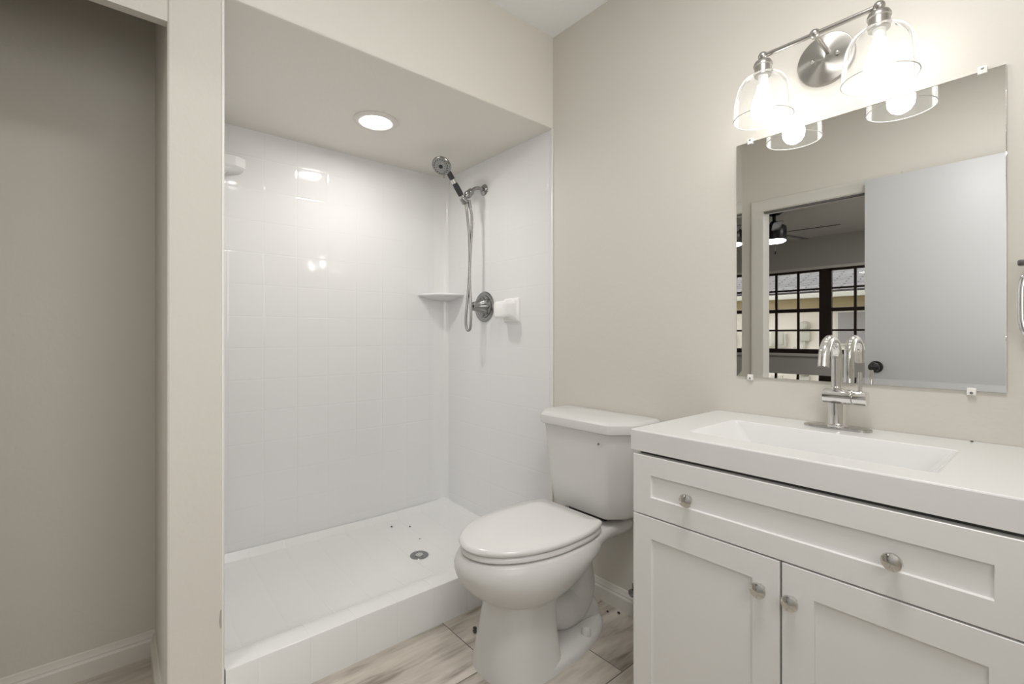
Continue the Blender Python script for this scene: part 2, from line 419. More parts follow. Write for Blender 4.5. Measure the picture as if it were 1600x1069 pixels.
# bedroom shell
bm = new(); WZ0, WZ1 = 0.83, 2.0
UN = [(-1.505, -0.640), (-0.545, 0.320)]
WX0, WX1 = UN[0][0] - 0.03, UN[1][1] + 0.03
box(bm, (-3.0, YB - 0.12, 0), (WX0, YB, H)); box(bm, (WX1, YB - 0.12, 0), (3.2, YB, H))
box(bm, (WX0, YB - 0.12, 0), (WX1, YB, WZ0)); box(bm, (WX0, YB - 0.12, WZ1), (WX1, YB, H))
struct(finish('wall_bedroom_window', bm, M['bedwall'], smooth=False))
struct(finish('wall_bedroom_left', B((-3.1, YB - 0.12, 0), (-3.0, -1.88, H)), M['bedwall'], smooth=False))
struct(finish('wall_bedroom_right', B((3.2, YB - 0.12, 0), (3.3, -1.88, H)), M['bedwall'], smooth=False))
bm = new(); box(bm, (-3.0, -1.98, 0), (XC - 0.1, -1.88, H)); box(bm, (XR + 0.1, -1.98, 0), (3.2, -1.88, H))
struct(finish('wall_bedroom_near', bm, M['bedwall'], smooth=False))
# white sill and head trim of the bedroom window
struct(finish('trim_7', B((WX0 - 0.05, YB - 0.10, WZ0 - 0.035), (WX1 + 0.05, YB + 0.035, WZ0 + 0.002), 0.004), mat('sill_paint', (0.62, 0.61, 0.58), 0.4)))
struct(finish('trim_8', B((WX0 - 0.03, YB - 0.08, WZ1 - 0.006), (WX1 + 0.03, YB + 0.004, WZ1 + 0.03), 0.002), mat('head_paint', (0.75, 0.72, 0.67), 0.4)))
rows = [0.882, 1.157, 1.436, 1.727, 1.970]
for i, (x0, x1) in enumerate(UN):
    wn = struct(thing('window_%d' % (i + 1), '', '', (0.5 * (x0 + x1), YB - 0.05, WZ0))); del wn['label'], wn['category']
    bm = new(); y0, y1 = YB - 0.085, YB - 0.035
    box(bm, (x0 - 0.02, y0, WZ0 + 0.002), (x0 + 0.025, y1, WZ1)); box(bm, (x1 - 0.025, y0, WZ0 + 0.002), (x1 + 0.02, y1, WZ1))
    box(bm, (x0, y0, WZ0 + 0.002), (x1, y1, rows[0] + 0.012)); box(bm, (x0, y0, rows[4] - 0.006), (x1, y1, WZ1))
    box(bm, (x0, y0, rows[2] - 0.025), (x1, y1 + 0.004, rows[2] + 0.025))
    finish('window_frame', bm, M['brown'], wn, smooth=False)
    bm = new(); wpane = (x1 - x0) / 3
    for q in (1, 2): box(bm, (x0 + q * wpane - 0.014, y0 + 0.012, WZ0 + 0.03), (x0 + q * wpane + 0.014, y1 - 0.008, WZ1 - 0.03))
    for z in (rows[1], rows[3]): box(bm, (x0, y0 + 0.013, z - 0.013), (x1, y1 - 0.009, z + 0.013))
    finish('muntins', bm, M['brown'], wn, smooth=False)
    finish('pane', B((x0, y0 + 0.022, WZ0 + 0.02), (x1, y0 + 0.026, WZ1 - 0.01)), M['pane'], wn, smooth=False)
struct(finish('trim_9', B((UN[0][1] + 0.015, YB - 0.10, WZ0 + 0.002), (UN[1][0] - 0.015, YB - 0.03, WZ1)), M['brown'], smooth=False))

# ------------------------------------------------------------------ outside: neighbouring house
struct(finish('ground', B((-14, -22, -0.35), (12, YB - 0.12, -0.15)), M['grass'], smooth=False))
hs = thing('neighbour_house', 'white stucco house with grey shingle roof seen through the bedroom window', 'house', (-1.5, -8.9, -0.15))
YN = -8.9
finish('house_wall', B((-9, YN - 0.2, -0.15), (8, YN, 1.80)), M['stucco'], hs, smooth=False)
finish('frieze', B((-9, YN, 1.625), (8, YN + 0.03, 1.80), 0.003), M['tan'], hs)
bm = B((-9, YN, 1.80), (8, YN + 0.42, 1.83)); finish('eave_soffit', bm, M['tan'], hs, smooth=False)
bm = new(); pr = [(YN + 0.42, 1.79), (YN + 0.52, 1.79), (YN + 0.54, 1.86), (YN + 0.54, 1.875), (YN + 0.42, 1.875)]
loft(bm, [[(-9, y, z) for y, z in pr], [(8, y, z) for y, z in pr]]); finish('gutter', bm, M['trim'], hs)
rf = B((-9, -0.02, -0.03), (8, 5.0, 0.03)); bmesh.ops.rotate(rf, cent=(0, 0, 0), matrix=Matrix.Rotation(R(180 - 24), 3, 'X'), verts=rf.verts)
ro = new(); bmesh.ops.create_grid(ro, x_segments=1, y_segments=1, size=1); ro.free()
rm = bpy.data.meshes.new('roof'); rb = B((-8.5, 0, -0.02), (8.5, 5, 0.02)); rb.to_mesh(rm); rb.free(); rf.free(); rm.materials.append(M['shingle'])
roof = bpy.data.objects.new('roof', rm); col.objects.link(roof); roof.parent = hs
roof.location = Vector((-0.5, YN + 0.50, 1.895)) - hs.location; roof.rotation_euler = (R(180 - 22), 0, 0)
bm = B((-1.28, YN, 0.90), (-0.35, YN + 0.03, 1.56), 0.004); fo = finish('window_frame', bm, M['trim'], hs)
finish('pane', B((-1.24, YN + 0.02, 0.94), (-0.39, YN + 0.035, 1.52)), mat('dark_blind', (0.35, 0.33, 0.34), 0.4), hs, smooth=False)
bm = lathe(new(), (-1.80, YN, 1.27), (0, 1, 0), [(0.10, 0), (0.10, 0.06), (0.08, 0.08), (0.08, 0.14), (0.05, 0.17), (0, 0.17)]); mt = finish('electric_meter', bm, M['meter'], hs)
finish('meter_box', B((-1.90, YN, 0.98), (-1.70, YN + 0.08, 1.18), 0.005), M['meter'], mt)
finish('conduit', tube(new(), [(-1.80, YN + 0.04, 0.98), (-1.80, YN + 0.04, -0.1)], 0.025), M['meter'], mt)
eb = finish('utility_box', B((-2.62, YN, 0.86), (-2.12, YN + 0.10, 1.12), 0.006), M['trim'], hs)
finish('cover', B((-2.38, YN + 0.10, 0.90), (-2.16, YN + 0.125, 1.16), 0.005), M['meter'], eb)
finish('conduit', tube(new(), [(-1.98, YN + 0.05, 0.86), (-1.98, YN + 0.05, -0.1)], 0.022), M['meter'], eb)

# ------------------------------------------------------------------ ceiling fan in the bedroom
FX, FY = -0.545, -4.0
fan = thing('ceiling_fan', 'black ceiling fan with lit round lamp, seen in the mirror beyond the doorway', 'ceiling fan', (FX, FY, H))
finish('canopy', lathe(new(), (FX, FY, H), (0, 0, -1), [(0.085, 0), (0.085, 0.012), (0.06, 0.035), (0.03, 0.05), (0, 0.05)]), M['black'], fan)
finish('downrod', tube(new(), [(FX, FY, H - 0.045), (FX, FY, 2.30)], 0.018), M['black'], fan)
finish('motor_housing', lathe(new(), (FX, FY, 2.335), (0, 0, -1), [(0.02, 0), (0.035, 0.005), (0.05, 0.03), (0.10, 0.05), (0.118, 0.065), (0.12, 0.08), (0.12, 0.205), (0.116, 0.212), (0, 0.212)]), M['black'], fan)
finish('lamp_lens', lathe(new(), (FX, FY, 2.124), (0, 0, -1), [(0.113, 0), (0.112, 0.012), (0.095, 0.022), (0.0, 0.028)]), M['fanlens'], fan)
for kx in range(5):
    a = R(-6 - 72 * kx)
    d = Vector((cos(a), sin(a), 0)); s = Vector((-sin(a), cos(a), 0))
    bm = new(); rings = []
    for t, hw in ((0.10, 0.018), (0.17, 0.022), (0.2, 0.038), (0.45, 0.045), (0.56, 0.043), (0.60, 0.030)):
        c = Vector((FX, FY, 2.20)) + d * t
        rings.append([c + s * hw + Vector((0, 0, 0.006 - hw * 0.16)), c - s * hw + Vector((0, 0, 0.006 + hw * 0.16)), c - s * hw + Vector((0, 0, hw * 0.16)), c + s * hw + Vector((0, 0, -hw * 0.16))])
    loft(bm, rings); finish('blade', bm, M['blade'], fan)
for dx, ln in ((-0.05, 0.13), (0.035, 0.10)):
    ch = finish('pull_chain', tube(new(), [(FX + dx, FY + 0.06, 2.11), (FX + dx, FY + 0.06, 2.10 - ln)], 0.0025, 8), M['satin'], fan)
    finish('fob', lathe(new(), (FX + dx, FY + 0.06, 2.10 - ln), (0, 0, -1), [(0.003, 0), (0.008, 0.01), (0.008, 0.035), (0, 0.04)], 12), M['black'], ch)

# ================================================================== SHOWER PAN
pan = thing('shower_pan', 'white moulded shower base with raised curb beside the toilet', 'shower base', (-0.45, -0.65, 0.0))
bm = new()
CT = 0.146
# cross profile from room side face over the curb to the back wall (X, z)
def pan_prof(y):
    # depth falls towards the drain
    d = math.hypot((y + 0.43), 0)
    fl = 0.052 + 0.012 * min(1, d / 0.8)
    return [(0.0, 0.0), (0.0, CT - 0.005), (-0.0015, CT - 0.0015), (-0.005, CT), (-0.060, CT - 0.001), (-0.085, CT - 0.005), (-0.110, CT - 0.016), (-0.135, CT - 0.034), (-0.160, CT - 0.055), (-0.185, fl + 0.020), (-0.21, fl + 0.010), (-0.25, fl + 0.003),
            (-0.35, fl - 0.004), (-0.447, 0.047 + 0.012 * min(1, d / 0.8)), (-0.55, fl - 0.004), (-0.70, fl), (XB + 0.06, fl + 0.004), (XB + 0.025, fl + 0.012), (XB + 0.003, fl + 0.045), (XB + 0.003, 0.0)]
ys = [YL + 0.007] + [YL + 0.03 + (1.26) * k / 24 for k in range(24)] + [-0.0005]
rings = []
for y in ys:
    pr = pan_prof(y); e = min(1, (y - YL - 0.007) / 0.05, (-y) / 0.05)
    lift = (1 - max(0, e)) ** 2 * 0.035
    rings.append([(x, y, z + (lift if i > 8 and i < len(pr) - 1 else 0)) for i, (x, z) in enumerate(pr)])
loft(bm, rings)
finish('basin', bm, M['pan'], pan, ang=32)
bm = lathe(new(), (-0.447, -0.437, 0.0465), (0, 0, 1), [(0.043, 0), (0.043, 0.004), (0.040, 0.006), (0.027, 0.006), (0.024, 0.003), (0, 0.003)], 40)
dr = finish('drain', bm, M['dkchrome'], pan)
bm = lathe(new(), (-0.447, -0.437, 0.0500), (0, 0, 1), [(0.019, 0), (0.018, 0.003), (0, 0.0035)], 32); finish('drain_stopper', bm, M['satin'], dr)
for i, (x, y, s, lb) in enumerate(((-0.812, -0.40, 0.004, 'small dark crumb on the white shower floor, nearest the tiled wall'), (-0.749, -0.325, 0.004, 'small dark crumb on the white shower floor, rightmost of the pair behind the drain'), (-0.594, -0.352, 0.0028, 'tiny dark crumb on the shower floor just behind the drain'))):
    o = finish('debris_crumb', sphere(new(), (x, y, 0.0525 + (0.008 if i < 2 else 0.002)), s, (1.4, 1, 0.8), 10, 6), M['crumb']); tag(o, lb, 'debris')
# soap shelf moulded into the right rear corner
def quarter(cx, cy, r, z, n=18, inset=0.0):
    return [(cx - inset, cy + inset, z)] + [(cx - inset + (r) * sin(R(90 * k / n)) + 0, cy + inset - (r) * cos(R(90 * k / n)), z) for k in range(n + 1)]
bm = new(); CX, CY = XB, 0.0
loft(bm, [quarter(CX, CY, r, z) for r, z in ((0.08, 1.288), (0.13, 1.298), (0.17, 1.306), (0.188, 1.309), (0.192, 1.313), (0.190, 1.322), (0.184, 1.322), (0.178, 1.318))])
tag(finish('corner_shelf', bm, M['gel'], ang=40), 'white quarter-round shelf in the right rear corner of the shower', 'shelf')
bm = new()
loft(bm, [[(XB, YL + 0.006, z), (XB + a, YL + 0.006, z), (XB + a, YL + 0.006 + b * 0.8, z), (XB + a * 0.7, YL + 0.006 + b, z), (XB, YL + 0.006 + b, z)] for a, b, z in ((0.03, 0.06, 1.74), (0.06, 0.11, 1.77), (0.075, 0.145, 1.80), (0.075, 0.200, 1.812), (0.085, 0.208, 1.822), (0.085, 0.208, 1.862), (0.078, 0.202, 1.868))])
tag(finish('soap_shelf', bm, M['gel'], ang=22), 'white moulded soap shelf high in the left rear corner of the shower', 'shelf')

# ------------------------------------------------------------------ soap dish on the right shower wall
sd = thing('soap_dish', 'white ceramic soap dish beside the shower valve', 'soap dish', (-0.285, 0.0, 1.208))
def rr3(x0, x1, z0, z1, y, r=0.012, n=5): return [(x, y, z) for x, z in rrect(x0, x1, z0, z1, r, n)]
bm = new()
loft(bm, [rr3(-0.345, -0.229, 1.148, 1.270, 0.0, 0.008), rr3(-0.345, -0.229, 1.148, 1.270, -0.006, 0.008), rr3(-0.341, -0.233, 1.153, 1.266, -0.012, 0.010), rr3(-0.336, -0.241, 1.162, 1.256, -0.022, 0.014)])
finish('back_plate', bm, M['dish'], sd, ang=50)
bm = new()
loft(bm, [rr3(-0.336, -0.241, 1.162, 1.256, -0.021, 0.014), rr3(-0.336, -0.246, 1.168, 1.252, -0.035, 0.020), rr3(-0.336, -0.246, 1.170, 1.250, -0.060, 0.022), rr3(-0.336, -0.242, 1.166, 1.252, -0.078, 0.020), rr3(-0.332, -0.246, 1.170, 1.248, -0.085, 0.018), rr3(-0.322, -0.256, 1.180, 1.238, -0.088, 0.014)])
finish('tray', bm, M['dish'], sd, ang=50)

# ------------------------------------------------------------------ hand shower
SX = -0.52
sh = thing('hand_shower', 'chrome hand shower with black grip hanging from its wall arm', 'shower head', (SX, 0.0, 1.869))
finish('wall_flange', lathe(new(), (SX, 0, 1.869), (0, -1, 0), [(0.030, 0), (0.030, 0.003), (0.026, 0.008), (0.014, 0.012), (0, 0.012)], 32), M['dkchrome'], sh)
finish('shower_arm', tube(new(), smooth_path([(SX, -0.005, 1.869), (SX, -0.04, 1.871), (SX, -0.065, 1.862), (SX, -0.088, 1.843)]), 0.0095), M['hose'], sh)
finish('ball_connector', lathe(new(), (SX, -0.083, 1.848), (0, -0.72, -0.70), [(0.012, 0), (0.018, 0.004), (0.019, 0.018), (0.016, 0.024), (0.021, 0.030), (0.021, 0.042), (0.012, 0.052), (0.010, 0.064), (0, 0.066)], 28), M['dkchrome'], sh)
HB = Vector((SX, -0.130, 1.782)); HT = Vector((SX, -0.222, 1.905))
dn = (HT - HB).normalized()
finish('holder', lathe(new(), HB - dn * 0.012, dn, [(0.014, 0), (0.018, 0.003), (0.0195, 0.03), (0.0185, 0.034), (0, 0.034)], 28), M['dkchrome'], sh)
finish('handle', tube(new(), [HB - dn * 0.02, HB + dn * 0.03, HB + dn * 0.07, HB + dn * 0.12, HT, HT + dn * 0.02], [0.010, 0.0125, 0.0145, 0.0125, 0.012, 0.013], 20), M['satin'], sh)
sd_ = Vector((1, 0, 0))
bm = tube(new(), [HB + dn * 0.035 , HB + dn * 0.05, HB + dn * 0.085, HB + dn * 0.105], [0.0138, 0.0150, 0.0150, 0.0130], 20)
bm = tube(bm, [HB + dn * 0.125, HB + dn * 0.135, HB + dn * 0.155, HB + dn * 0.165], [0.0128, 0.0138, 0.0138, 0.0128], 20)
g = finish('grip', bm, M['grip'], sh); g['label'] = 'black rubber grip panels'
HC = Vector((SX, -0.268, 1.940)); fn = Vector((0.38, -0.62, -0.69)).normalized()
finish('spray_head', lathe(new(), HC + fn * 0.012, -fn, [(0.046, 0), (0.0495, 0.003), (0.0495, 0.010), (0.044, 0.020), (0.030, 0.032), (0.012, 0.038), (0, 0.039)], 40), M['dkchrome'], sh)
bm = lathe(new(), HC + fn * 0.012, fn, [(0.045, -0.001), (0.043, 0.004), (0.030, 0.003), (0.028, 0.006), (0.012, 0.006), (0.010, 0.003), (0, 0.003)], 40)
_, a_, b_ = axis_frame(fn)
nz = lathe(new(), HC + fn * 0.0145, fn, [(0.009, 0), (0.008, 0.004), (0, 0.004)], 24)
for rad, n_ in ((0.036, 18), (0.021, 10)):
    for q in range(n_):
        p = HC + fn * 0.016 + (a_ * cos(2 * pi * q / n_) + b_ * sin(2 * pi * q / n_)) * rad
        sphere(nz, p, 0.0030, (1, 1, 1), 8, 5)
sf = finish('spray_face', bm, M['nozzle'], sh)
finish('nozzles', nz, M['grip'], sf)
finish('selector_lever', tube(new(), [HC + fn * 0.014 - b_ * 0.045, HC + fn * 0.02 - b_ * 0.060], 0.003, 10), M['dkchrome'], sh)
hp = smooth_path([HB - dn * 0.012, (SX + 0.004, -0.117, 1.72), (SX + 0.003, -0.103, 1.60), (SX, -0.098, 1.45), (SX - 0.004, -0.106, 1.30), (SX - 0.012, -0.114, 1.17), (SX - 0.010, -0.110, 1.118), (SX + 0.002, -0.105, 1.108), (SX + 0.013, -0.101, 1.13), (SX + 0.016, -0.101, 1.22), (SX + 0.008, -0.103, 1.38), (SX + 0.006, -0.098, 1.50), (SX + 0.004, -0.088, 1.62), (SX + 0.002, -0.086, 1.72), (SX, -0.104, 1.782)], 10)
finish('hose', tube(new(), hp, [0.0066 + (0.0006 if i % 2 else 0) for i in range(len(hp))], 12), M['hose'], sh)
finish('hose_nut', tube(new(), [(SX, -0.104, 1.795), (SX + 0.001, -0.095, 1.755)], 0.010, 12), M['dkchrome'], sh)

# ------------------------------------------------------------------ shower valve
VX, VZ = -0.517, 1.236
va = thing('shower_valve', 'round chrome shower valve with fluted knob below the hand shower', 'shower valve', (VX, 0, VZ))
finish('escutcheon', lathe(new(), (VX, 0, VZ), (0, -1, 0), [(0.082, 0), (0.083, 0.004), (0.078, 0.010), (0.068, 0.011), (0.058, 0.006), (0.050, 0.010), (0.034, 0.022), (0.026, 0.026), (0, 0.026)], 56), M['dkchrome'], va)
bm = new(); rings = []
for r, h in ((0.050, 0.012), (0.049, 0.020), (0.042, 0.032), (0.033, 0.046), (0.026, 0.058), (0.0225, 0.070), (0.022, 0.078), (0.018, 0.084), (0.001, 0.086)):
    rings.append([(VX + (r * (1 + 0.09 * cos(8 * t))) * cos(t), -h, VZ + (r * (1 + 0.09 * cos(8 * t))) * sin(t)) for t in [2 * pi * q / 64 for q in range(64)]])
loft(bm, rings); finish('knob', bm, M['dkchrome'], va)

# ------------------------------------------------------------------ recessed downlight
DLX, DLY = -0.450, -0.650
dl = thing('recessed_light', 'lit round recessed light in the dropped ceiling over the shower', 'ceiling light', (DLX, DLY, SOF))
finish('trim_ring', lathe(new(), (DLX, DLY, SOF), (0, 0, -1), [(0.094, 0), (0.095, 0.004), (0.088, 0.009), (0.070, 0.010), (0.060, 0.004), (0.058, -0.002), (0, -0.002)], 56), M['dltrim'], dl)
finish('lens', lathe(new(), (DLX, DLY, SOF - 0.0045), (0, 0, -1), [(0.0585, 0), (0.057, 0.002), (0, 0.0035)], 48), M['lens'], dl)

# ================================================================== TOILET
TX = 0.325
to = thing('toilet', 'white two-piece toilet with closed lid between shower and vanity', 'toilet', (TX, -0.35, 0))
def egg(yf, yb, hw, z, n=56, fr=0.42, pf=2.0, pb=2.6, cx=TX, hb=None):
    """front at yf (towards -Y), back at yb; widest at yb + fr*(yf-yb)"""
    yw = yb + fr * (yf - yb); out = []
    for k in range(n):
        t = 2 * pi * k / n; c, s = cos(t), sin(t)
        if s < 0:
            p = pf; ly = abs(yf - yw)
            x = hw * math.copysign(abs(c) ** (2 / p), c); y = yw - ly * abs(s) ** (2 / p)
        else:
            p = pb; ly = abs(yb - yw)
            x = hw * math.copysign(abs(c) ** (2 / p), c); y = yw + ly * abs(s) ** (2 / p)
        out.append((cx + x, y, z))
    return out
def egg_cut(yf, yb, hw, z, cut, **k):
    return [(x, min(y, cut), z_) for x, y, z_ in egg(yf, yb, hw, z, n=96, **k)]
bm = new()
secs = [(-0.642, -0.385, .142, 0.0), (-0.640, -0.388, .139, 0.012), (-0.634, -0.392, .130, 0.05), (-0.622, -0.396, .120, 0.11), (-0.610, -0.396, .113, 0.175), (-0.603, -0.385, .110, 0.212), (-0.609, -0.36, .118, 0.226),
        (-0.636, -0.33, .140, 0.242), (-0.666, -0.30, .161, 0.264), (-0.692, -0.265, .178, 0.290), (-0.711, -0.225, .189, 0.318), (-0.720, -0.185, .193, 0.340), (-0.722, -0.165, .193, 0.354), (-0.717, -0.160, .189, 0.370), (-0.707, -0.162, .182, 0.385), (-0.698, -0.17, .175, 0.391), (-0.66, -0.20, .14, 0.392)]
rings = []
for i, (yf, yb, hw, z) in enumerate(secs):
    lowr = z < 0.215
    rings.append(egg(yf, yb, hw, z, fr=0.50 if lowr else 0.47, pf=2.3 if lowr else 2.05, pb=4.5 if lowr else 2.4))
loft(bm, rings)
# foot flange
fr_ = []
for yf, yb, hw, z in ((-0.640, -0.105, .140, 0.0), (-0.640, -0.105, .140, 0.014), (-0.635, -0.112, .134, 0.024), (-0.625, -0.125, .122, 0.030), (-0.56, -0.17, .08, 0.034)):
    fr_.append(egg(yf, yb, hw, z, fr=0.6, pf=2.4, pb=2.3))
loft(bm, fr_)
# trapway
tp = smooth_path([(TX, -0.42, 0.155), (TX, -0.36, 0.115), (TX, -0.29, 0.085), (TX, -0.225, 0.085), (TX, -0.185, 0.125), (TX, -0.180, 0.185), (TX, -0.195, 0.24), (TX, -0.19, 0.30), (TX, -0.17, 0.35)], 6)
tr = [0.055, 0.06, 0.066, 0.062, 0.054, 0.050, 0.052, 0.062, 0.075]
rad = []
for i in range(len(tp)):
    q = i / 6; j = min(int(q), 7); rad.append(tr[j] + (tr[min(j + 1, 8)] - tr[j]) * (q - j))
tube(bm, tp, rad, 28)
tp2 = smooth_path([(TX, -0.235, 0.06), (TX, -0.16, 0.05), (TX, -0.15, 0.02)], 5)
tube(bm, tp2, 0.05, 20)
# bridge web between pedestal and rear column
web = smooth_path([(TX, -0.40, 0.25), (TX, -0.30, 0.24), (TX, -0.22, 0.27)], 5); tube(bm, web, 0.075, 24)
# deck behind the bowl carrying the tank
dko = [(-0.03, .118), (-0.034, .131), (-0.048, .137), (-0.09, .136), (-0.14, .134), (-0.18, .138), (-0.22, .148), (-0.27, .163), (-0.31, .168), (-0.37, .15), (-0.44, .13), (-0.50, .08)]
dk = []
for g_, z in ((-0.075, 0.305), (-0.040, 0.326), (-0.012, 0.346), (0.0, 0.362), (0.002, 0.376), (-0.002, 0.385), (-0.010, 0.3905)):
    half = [(max(hw_ + g_ * (1 if y_ > -0.25 else 0.6 if y_ > -0.33 else 0.3), 0.02), y_ + (g_ * 0.25 if y_ > -0.04 else 0)) for y_, hw_ in dko]
    dk.append([(TX + a, y_, z) for a, y_ in half] + [(TX - a, y_, z) for a, y_ in reversed(half)])
loft(bm, dk)
finish('bowl', bm, M['porc'], to, ang=50)
# bolt caps
for s in (-1, 1):
    finish('bolt_cap', lathe(new(), (TX + s * 0.098, -0.262, 0.026), (0, 0, 1), [(0.017, 0), (0.0165, 0.018), (0.012, 0.026), (0, 0.029)], 24), M['porc'], to)
# seat and lid
def plate(secs_):
    b_m = new(); loft(b_m, [egg_cut(yf, -0.15 + (hw - 0.178) * 0.6, hw, z, cut, fr=0.47, pf=2.05, pb=2.5) for yf, cut, hw, z in secs_]); return b_m
finish('seat', plate([(-0.694, -0.240, .168, 0.395), (-0.702, -0.234, .174, 0.399), (-0.703, -0.233, .175, 0.408), (-0.698, -0.236, .171, 0.414), (-0.68, -0.25, .16, 0.415)]), M['seat'], to, ang=50)
finish('lid', plate([(-0.688, -0.238, .162, 0.4175), (-0.704, -0.230, .175, 0.4185), (-0.708, -0.228, .178, 0.424), (-0.706, -0.229, .177, 0.431), (-0.694, -0.235, .169, 0.437), (-0.60, -0.29, .12, 0.4405), (-0.50, -0.36, .05, 0.4415)]), M['seat'], to, ang=50)
for s in (-1, 1):
    finish('hinge', B((TX + s * 0.075 - 0.022, -0.236, 0.390), (TX + s * 0.075 + 0.022, -0.212, 0.418), 0.005), M['seat'], to)
# tank
def octo(hw, yf, yb, ch, z, cy=None):
    cy = cy or ch * 1.35
    return [(TX + x, y, z) for x, y in ((-hw, yb), (-hw, yf + cy), (-hw + ch * 0.10, yf + cy * 0.80), (-hw + ch * 0.85, yf + cy * 0.10), (-hw + ch, yf + 0.002), (-hw + ch * 1.25, yf), (hw - ch * 1.25, yf), (hw - ch, yf + 0.002), (hw - ch * 0.85, yf + cy * 0.10), (hw - ch * 0.10, yf + cy * 0.80), (hw, yf + cy), (hw, yb))]
bm = new()
loft(bm, [octo(0.150, -0.168, -0.035, 0.05, 0.412), octo(0.172, -0.186, -0.02, 0.05, 0.420), octo(0.181, -0.192, -0.014, 0.052, 0.435), octo(0.192, -0.200, -0.012, 0.055, 0.52), octo(0.203, -0.208, -0.012, 0.058, 0.62), octo(0.216, -0.216, -0.012, 0.062, 0.735)])
finish('tank', bm, M['porc'], to, ang=28)
bm = new()
loft(bm, [octo(0.224, -0.222, -0.010, 0.066, 0.732), octo(0.232, -0.230, -0.007, 0.068, 0.736), octo(0.234, -0.232, -0.006, 0.068, 0.752), octo(0.232, -0.230, -0.007, 0.067, 0.766), octo(0.226, -0.224, -0.010, 0.065, 0.7735), octo(0.214, -0.212, -0.018, 0.060, 0.777), octo(0.10, -0.14, -0.07, 0.03, 0.779)])
finish('tank_lid', bm, M['porc'], to, ang=24)
finish('tank_gasket', B((TX - 0.09, -0.15, 0.393), (TX + 0.09, -0.06, 0.414), 0.004), M['crumb'], to)
finish('lever_hole', lathe(new(), (TX + 0.115, -0.2125, 0.694), (0, -1, -0.05), [(0.012, 0), (0.012, 0.0015), (0.009, 0.0025), (0.004, 0.0025), (0, 0.0026)], 24), M['porc'], to)
finish('lever_stub', lathe(new(), (TX + 0.115, -0.2152, 0.694), (0, -1, -0.05), [(0.0045, 0), (0.0035, 0.003), (0, 0.0035)], 12), M['screw'], to)

# supply valve near the floor behind vanity edge
sv = thing('supply_valve', 'small metal water shutoff valve low on the wall beside the vanity', 'valve', (0.478, 0, 0.125))
finish('flange', lathe(new(), (0.478, 0, 0.128), (0, -1, 0), [(0.028, 0), (0.026, 0.004), (0.008, 0.007), (0.008, 0.05), (0, 0.05)], 24), M['dkchrome'], sv)
finish('valve_body', tube(new(), [(0.478, -0.05, 0.112), (0.478, -0.05, 0.155)], 0.011, 16), M['dkchrome'], sv)
finish('handle', lathe(new(), (0.478, -0.058, 0.128), (0, -1, 0), [(0.004, 0), (0.014, 0.008), (0.014, 0.015), (0, 0.017)], 20), M['dkchrome'], sv)

# ================================================================== VANITY
VX0, VX1, VF = 0.775, 1.491, -0.472
van = thing('vanity_cabinet', 'white shaker vanity cabinet with one wide drawer above two doors', 'cabinet', (1.133, -0.236, 0))
bm = new()
box(bm, (VX0, VF + 0.018, 0.0), (VX0 + 0.016, -0.002, 0.772)); box(bm, (VX1 - 0.016, VF + 0.018, 0.0), (VX1, -0.002, 0.772))
box(bm, (VX0, VF + 0.075, 0.0), (VX1, VF + 0.09, 0.09)); box(bm, (VX0, VF + 0.018, 0.09), (VX1, -0.002, 0.106)); box(bm, (VX0 + 0.01, VF + 0.0185, 0.575), (VX1 - 0.01, VF + 0.034, 0.66))
box(bm, (VX0 + 0.01, -0.02, 0.09), (VX1 - 0.01, -0.002, 0.60))
finish('carcass', bm, M['van'], van, smooth=False)
finish('gap_shade_strip', B((VX0 + 0.006, VF + 0.016, 0.745), (VX1 - 0.006, VF + 0.04, 0.779)), M['gap'], van, smooth=False)  # dark strip painting the shade in the gap under the slab
def shaker(x0, x1, z0, z1, fx, fz, yf=-0.482, th=0.019, rec=0.007, sl=0.004):
    """one board with a recessed centre panel with softened step"""
    bm = new()
    def ring(a, c, y): return [(x0 + a, y, z0 + c), (x1 - a, y, z0 + c), (x1 - a, y, z1 - c), (x0 + a, y, z1 - c)]
    loft(bm, [ring(0, 0, yf + th), ring(0, 0, yf + 0.0012), ring(0.0012, 0.0012, yf), ring(fx, fz, yf), ring(fx + sl * 0.3, fz + sl * 0.3, yf + rec), ring(fx + sl + 0.001, fz + sl + 0.001, yf + rec)])
    return bm
def knob(parent, x, z, y=-0.482, tilt=0.0):
    bm = lathe(new(), (x, y, z), (tilt, -1, 0), [(0.0075, 0), (0.0065, 0.003), (0.0060, 0.012), (0.011, 0.015), (0.0152, 0.018), (0.0160, 0.021), (0.0148, 0.0245), (0.0135, 0.0250), (0.008, 0.0275), (0, 0.0285)], 36)
    return finish('knob', bm, M['satin'], parent)
dw = finish('drawer', shaker(VX0 - 0.001, VX1 + 0.001, 0.617, 0.7695, 0.052, 0.048), M['van'], van, ang=25)
knob(dw, 0.932, 0.690, tilt=0.10); knob(dw, 1.318, 0.6875, tilt=-0.03)
d1 = finish('door', shaker(VX0 - 0.001, 1.1308, 0.105, 0.6135, 0.054, 0.054), M['van'], van, ang=25); knob(d1, 1.096, 0.5465)
d2 = finish('door', shaker(1.1352, VX1 + 0.001, 0.105, 0.6135, 0.058, 0.054), M['van'], van, ang=25); knob(d2, 1.1565, 0.5455)

